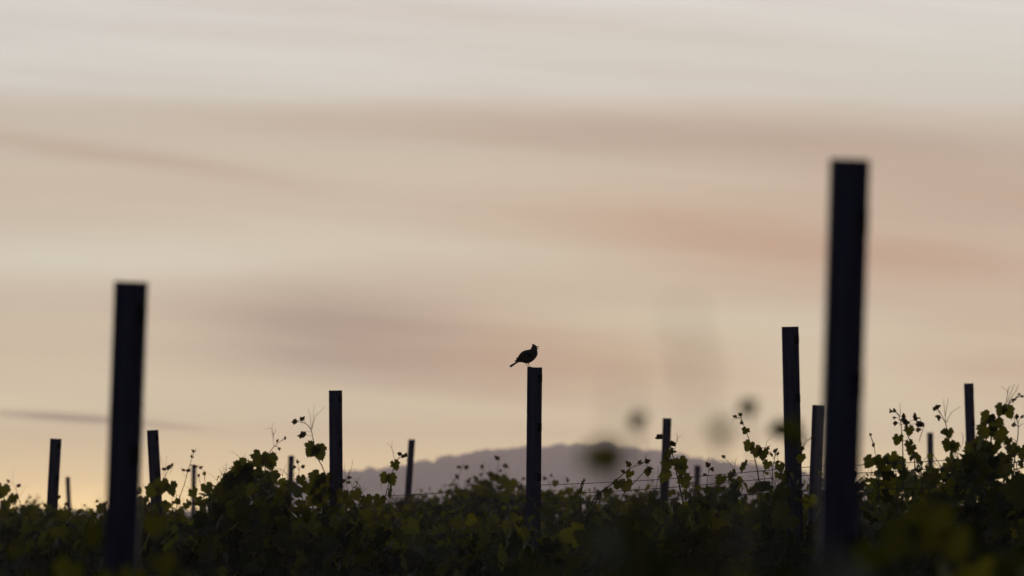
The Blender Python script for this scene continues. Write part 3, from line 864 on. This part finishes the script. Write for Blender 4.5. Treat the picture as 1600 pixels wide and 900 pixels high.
hero(22.8, 'B', [(1492, 790), (1490, 725), (1485, 700), (1480, 675), (1477, 660), (1472, 650), (1466, 640)], [(1482, 672, 17, 275, -10), (1484, 690, 22, 250, 10), (1492, 695, 18, 280, 20), (1478, 674, 12, 190, 20)],
     [[(1478, 662), (1476, 645), (1474, 624)], [(1477, 650), (1480, 632), (1482, 622)], [(1479, 660), (1486, 645), (1502, 635)]], [(1463, 637, 10, 60), (1467, 651, 9, 215), (1461, 640, 7, 180)], (0.0030, 0.0011),
     'slender shoot with three tendrils left of the leafy mound')
hero(22.6, 'B', [(1540, 790), (1545, 720), (1552, 670), (1568, 640), (1578, 630), (1590, 621), (1597, 618)], [(1566, 634, 22, 250, 10), (1574, 638, 22, 290, -10), (1556, 655, 26, 255, 10), (1546, 648, 24, 230, -15), (1542, 668, 28, 240, 10), (1560, 672, 28, 280, 0), (1534, 690, 28, 240, 10), (1552, 695, 30, 270, 20)],
     [[(1571, 634), (1575, 612), (1563, 603)], [(1573, 630), (1580, 612), (1585, 600)], [(1576, 628), (1588, 610), (1592, 600)], [(1574, 615), (1576, 606), (1580, 604)]], [(1582, 625, 9, 330), (1596, 619, 8, 10), (1592, 617, 7, 90)], (0.004, 0.0012),
     'highest leafy shoot of the row at far right')
hero(22.4, 'B', [(1582, 790), (1585, 720), (1590, 685), (1591, 665), (1588, 655)], [(1580, 695, 22, 262, 30), (1596, 700, 24, 280, 0), (1576, 685, 16, 240, 30)], [[(1591, 668), (1598, 662), (1604, 664)], [(1586, 660), (1582, 648)]], [(1586, 663, 10, 200), (1588, 653, 9, 70), (1596, 652, 8, 30)], (0.003, 0.0012))
# soft shoots of the nearest row, far in front of the focus
hero(4.3, 'Z', [(965, 870), (957, 790), (950, 735)], [(945, 695, 44, 262, 10), (960, 705, 44, 285, 20), (928, 710, 42, 245, 20), (948, 722, 40, 265, 30)], [], [], (0.0016, 0.0010), age=(0.35, 0.6))
hero(6.0, 'Y', [(1012, 880), (1006, 760), (1002, 690), (1000, 664)], [(1000, 648, 26, 265, 10), (994, 656, 22, 240, 20)], [], [], (0.0013, 0.0008), age=(0.5, 0.8), soft=True)
hero(4.2, 'Z', [(1130, 880), (1130, 760), (1127, 690)], [(1124, 664, 36, 270, 20), (1136, 670, 28, 300, 40)], [], [], (0.0013, 0.0008), age=(0.6, 1.0), soft=True)
hero(6.4, 'Y', [(1172, 880), (1176, 760), (1174, 680), (1172, 646)], [(1172, 628, 24, 262, 0), (1165, 634, 20, 235, 10), (1174, 636, 16, 300, 0)], [], [], (0.0013, 0.0008), age=(0.4, 0.7), soft=True)
hero(6.8, 'Y', [(1215, 880), (1232, 760), (1240, 690)], [(1246, 668, 36, 200, 5), (1224, 670, 34, 185, 10), (1252, 684, 30, 175, 0)], [], [], (0.0012, 0.0008), age=(0.1, 0.4))
# lit leaves of the two thick posts' row, soft in front of the darker rows
hero(7.7, 'A', [(1440, 930), (1446, 880), (1450, 812)], [(1455, 802, 84, 262, 5), (1412, 825, 66, 250, -15), (1490, 836, 60, 285, 20), (1440, 785, 30, 265, 0)], [], [], (0.003, 0.0016), age=(0.25, 0.5))
hero(7.9, 'A', [(1390, 930), (1375, 880), (1370, 855)], [(1364, 858, 60, 245, 20)], [], [], (0.003, 0.0016), age=(0.1, 0.3))
hero(7.5, 'A', [(1560, 940), (1572, 880), (1575, 870)], [(1575, 872, 70, 262, 30)], [], [], (0.003, 0.0016), age=(0.0, 0.2))
hero(10.3, 'A', [(246, 940), (245, 870), (243, 820)], [(241, 812, 36, 268, 0), (254, 872, 40, 285, 10)], [], [], (0.003, 0.0014), age=(0.35, 0.55))
hero(10.1, 'A', [(140, 940), (143, 880), (146, 835)], [(147, 828, 36, 262, 20)], [], [], (0.003, 0.0014), age=(0.2, 0.4))
hero(9.9, 'A', [(205, 960), (208, 920), (206, 886)], [(208, 896, 50, 262, 5), (175, 902, 52, 250, 5)], [], [], (0.003, 0.0014), age=(0.2, 0.4))
hero(10.1, 'A', [(100, 960), (103, 920), (110, 890)], [(110, 884, 50, 250, 5)], [], [], (0.003, 0.0014), age=(0.3, 0.5))

# one vine very near the camera sends single thin shoots up through the view
VINES[('N', 0)] = vine((0.16, 2.25), (-0.5, 1.0), 0.3, lambda x, y: CAM_Z - 0.10, 'closest grapevine, only faint smoky blurred shoots crossing the sky above the hill', 'grapevines growing in the trellis rows', dens=10, leaf=0.08, cordon=0.75, young_top=False, tip_tall=0.0, seed=77)
hero(2.25, 'N', [(1100, 1150), (1095, 900), (1090, 700), (1084, 570), (1072, 490)], [(1066, 486, 16, 262, 20), (1092, 575, 18, 290, 30)], [], [], (0.0009, 0.0006), age=(0.8, 1.0), soft=True)
hero(2.35, 'N', [(960, 1150), (968, 900), (972, 700), (974, 580)], [(972, 610, 18, 262, 50)], [], [], (0.0010, 0.0006), age=(0.8, 1.0), soft=True)

# ------------------------------------------------------------------ wires
def wire(pts, label, rad=0.0021, group='trellis wires between the posts'):
    """pts: world points; the wire sags a little between them"""
    out = []
    for a, b in zip(pts, pts[1:]):
        for k in range(8):
            f = k / 8
            q = a.lerp(b, f); q.z -= 0.012 * math.sin(f * math.pi)
            out.append(q)
    out.append(pts[-1])
    mb = MB(); mb.tube(out, rad, 5)
    o = mb.build('trellis_wire', M_WIRE, origin=pts[0])
    tag(o, label, 'wire', group)


def post_point(key, down, dy, dx=0.0):
    o, a, ax = POSTS[key]
    return a - ax * down + Vector((dx, dy, 0))


def row_wire(keys, downs, dy, label, ext0=None, ext1=None, rad=0.0017):
    pts = [post_point(k, dn, dy) for k, dn in zip(keys, downs)]
    if ext0: pts.insert(0, pts[0] + (pts[0] - pts[1]).normalized() * ext0)
    if ext1: pts.append(pts[-1] + (pts[-1] - pts[-2]).normalized() * ext1)
    wire(pts, label, rad)


BK = ['right_mid', 'bird', 'left_mid', 'left_pair', 'far_left', 'edge_left']
row_wire(BK, [0.60, 0.56, 0.58, 0.60, 0.60, 0.25], -0.008, 'highest wire crossing the bird post, on its near side', 3.0, 2.0)
row_wire(BK, [0.635, 0.605, 0.62, 0.63, 0.63, 0.28], 0.052, 'second wire crossing the bird post, just below the highest one', 3.0, 2.0)
row_wire(BK, [0.70, 0.645, 0.66, 0.68, 0.67, 0.32], -0.010, 'third wire crossing the bird post, heavier and lower', 3.0, 2.0, 0.0022)
CK = ['right_far', 'hill_right', 'hill_left', 'hill_foot']
row_wire(CK, [0.80, 0.62, 0.60, 0.55], -0.008, 'wire strung from the slim hill post to the thin soft post', 1.5, 4.0)
AK = ['near_right', 'near_left']
row_wire(AK, [0.62, 0.52], -0.010, 'blurred wire low between the two thick blurred posts', 1.6, 1.6, 0.0015)

# ------------------------------------------------------------------ the bird
EXEC_BIRD = True
m, t, p, n = mat('lark_plumage')
tcn = nd(t, 'ShaderNodeTexCoord')
mp = nd(t, 'ShaderNodeMapping'); mp.inputs['Scale'].default_value = (90, 160, 160)
t.links.new(tcn.outputs['Object'], mp.inputs[0])
sp_ = nd(t, 'ShaderNodeSeparateXYZ'); t.links.new(tcn.outputs['Object'], sp_.inputs[0])
stre = n.noise(mp.outputs[0], 1.0, 3)
c = n.ramp(stre, [(0.35, (0.035, 0.024, 0.015, 1)), (0.65, (0.12, 0.085, 0.055, 1))])
t.links.new(c, p.inputs['Base Color']); p.inputs['Roughness'].default_value = 0.85
M_BIRD = m
m, t, p, n = mat('lark_horn'); p.inputs['Base Color'].default_value = (0.06, 0.045, 0.035, 1); p.inputs['Roughness'].default_value = 0.5
M_HORN = m
m, t, p, n = mat('lark_eye'); p.inputs['Base Color'].default_value = (0.005, 0.004, 0.004, 1); p.inputs['Roughness'].default_value = 0.1
M_EYE = m
KZ = 27.0 / F / 11.25 * 1.0


def bz(x, y, dy=0.0): return Vector(((x - 521) * KZ, dy, (605 - y) * KZ))


fp = at(780 + 521 / 11.25, 520 + 605 / 11.25, 27.02)
pt_o, pt_a, pt_ax = POSTS['bird']
fp = Vector((fp.x, pt_a.y + 0.018, pt_a.z))
bird = empty('crested_lark', fp, 'small crested songbird with open beak perched on the central post', 'bird')
# body: rings along the spine, from the rump over the belly and breast up into the head (upper point, lower point in profile, half width)
RINGS = [((276, 502), (292, 528), 0.0040), ((308, 460), (322, 522), 0.0075), ((338, 398), (356, 512), 0.0135), ((372, 347), (404, 514), 0.0195), ((415, 315), (448, 531), 0.0245), ((462, 299), (494, 539), 0.0265),
         ((505, 292), (552, 518), 0.0265), ((535, 287), (604, 485), 0.0250), ((551, 279), (648, 438), 0.0225), ((558, 268), (674, 392), 0.0190), ((564, 254), (681, 352), 0.0155), ((570, 240), (673, 318), 0.0130),
         ((577, 224), (668, 288), 0.0120), ((588, 212), (668, 262), 0.0112), ((610, 207), (668, 246), 0.0085), ((640, 216), (664, 238), 0.0045)]
NS = 18
bb = MB(); vs = []
for (tp_, bt_, hw) in RINGS:
    a_, b_ = bz(*tp_), bz(*bt_); cc = (a_ + b_) / 2; ra = (a_ - b_) / 2
    for k in range(NS):
        an = 2 * math.pi * k / NS
        vs.append(cc + ra * math.cos(an) + Vector((0, 1, 0)) * hw * math.sin(an))
fs = []
for i in range(len(RINGS) - 1):
    for k in range(NS):
        k2 = (k + 1) % NS
        fs.append((i * NS + k, i * NS + k2, (i + 1) * NS + k2, (i + 1) * NS + k))
fs += [tuple(range(NS))[::-1], tuple((len(RINGS) - 1) * NS + k for k in range(NS))]
bb.add(vs, fs)
bo = bb.build('body', M_BIRD, bird)
ss = bo.modifiers.new('s', 'SUBSURF'); ss.levels = 1; ss.render_levels = 1


def feather(mb, a, b, w0, w1, th, up=Vector((0, 1, 0))):
    """a flat tapering feather from a to b, width along up"""
    ax = (b - a).normalized(); nn = ax.cross(up).normalized()
    st = []
    for f, w in ((0, w0), (0.35, (w0 * 0.4 + w1 * 0.6) * 1.05), (0.85, w1), (1.0, w1 * 0.35)):
        q = a.lerp(b, f)
        st += [q - up * w + nn * th, q + up * w + nn * th, q + up * w - nn * th, q - up * w - nn * th]
    fs = []
    for i in range(3):
        for k in range(4): fs.append((i * 4 + k, i * 4 + (k + 1) % 4, i * 4 + 4 + (k + 1) % 4, i * 4 + 4 + k))
    fs += [(3, 2, 1, 0), (12, 13, 14, 15)]
    mb.add(st, fs)


tb = MB()
for k, (ex, ey) in enumerate([(186, 580), (190, 592), (192, 598), (189, 590), (184, 578)]):
    dy = (k - 2) * 0.0042
    feather(tb, bz(318, 502, dy * 0.5), bz(ex, ey, dy * 1.4), 0.0035, 0.0034, 0.0017)
feather(tb, bz(330, 505, 0), bz(200, 596, 0), 0.005, 0.004, 0.0030)
tb.build('tail', M_BIRD, bird, smooth=False)
for sg in (-1, 1):
    wb = MB()
    vs = []; prof = [((560, 330), (575, 400), 0.0205), ((505, 315), (520, 440), 0.0268), ((440, 325), (455, 470), 0.0262), ((385, 362), (395, 480), 0.0222), ((335, 420), (350, 490), 0.0145), ((300, 442), (306, 462), 0.0100)]
    for (a_, b_, hw) in prof:
        A, B = bz(*a_), bz(*b_)
        for f in (0, 0.33, 0.66, 1):
            q = A.lerp(B, f); bul = math.sin(f * math.pi) * 0.003
            vs.append(Vector((q.x, sg * (hw * 0.93 + bul), q.z)))
        for f in (1, 0.66, 0.33, 0):
            q = A.lerp(B, f); vs.append(Vector((q.x, sg * (hw * 0.93 - 0.004), q.z)))
    fs = []
    for i in range(len(prof) - 1):
        for k in range(8):
            k2 = (k + 1) % 8; fs.append((i * 8 + k, i * 8 + k2, i * 8 + 8 + k2, i * 8 + 8 + k))
    fs += [tuple(range(8))[::-1], tuple(range(40, 48))]
    wb.add(vs, fs)
    for (ax_, ay_, bx_, by_) in ((360, 455, 268, 492), (350, 440, 292, 446)):
        feather(wb, bz(ax_, ay_, sg * 0.0125), bz(bx_, by_, sg * 0.0075), 0.002, 0.0016, 0.0018)
    wb.build('wing', M_BIRD, bird)
cb = MB()
for k in range(4):
    dy = (k - 1.5) * 0.0022
    feather(cb, bz(640, 228, dy), bz(588 + k % 2 * 6, 196 + (k % 2) * 3, dy * 0.5), 0.0016, 0.0012, 0.0032)
    feather(cb, bz(600, 226, dy), bz(580 + k % 2 * 4, 200 + (k % 2) * 6, dy * 0.5), 0.0016, 0.0012, 0.0026)
cb.build('crest', M_BIRD, bird, smooth=False)
ub = MB(); ub.tube([bz(655, 239), bz(676, 238), bz(694, 235), bz(709, 234)], [0.0028, 0.0020, 0.0011, 0.0004], 8)
lb_ = MB(); lb_.tube([bz(655, 272), bz(676, 272), bz(692, 270), bz(704, 268)], [0.0028, 0.0018, 0.0010, 0.0004], 8)
ub.build('upper_beak', M_HORN, bird); lb_.build('lower_beak', M_HORN, bird)
for sg in (-1, 1):
    eb = MB(); V = ICO_V * 0.0021 + np.array(bz(640, 243, sg * 0.0088)[:]); eb.add([tuple(q) for q in V], ICO_F); eb.build('eye', M_EYE, bird)
for sg, (hx_, kx_, fx_) in ((-1, (462, 492, 512)), (1, (505, 528, 536))):
    lg = MB()
    lg.tube([bz(hx_ + 6, 515, sg * 0.010), bz(hx_ + 12, 545, sg * 0.010), bz(kx_, 570, sg * 0.010), bz(fx_, 598, sg * 0.010)], [0.0045, 0.0016, 0.0011, 0.0013], 7)
    lo_ = lg.build('leg', M_HORN, bird)
    ft = MB()
    b0 = bz(fx_, 598, sg * 0.010)
    for an, ln in ((-0.45, 0.011), (0.0, 0.013), (0.45, 0.011), (math.pi, 0.010)):
        dx, dy = math.cos(an) * ln, math.sin(an) * ln
        if b0.x + dx < -0.006: dx = -0.006 - b0.x
        ft.tube([b0, b0 + Vector((dx * 0.4, dy * 0.4, 0.0009)), b0 + Vector((dx * 0.8, dy * 0.8, 0.0002)), Vector((b0.x + dx, b0.y + dy, 0.0006))], [0.0019, 0.0017, 0.0013, 0.0006], 6)
    ft.build('foot', M_HORN, lo_)
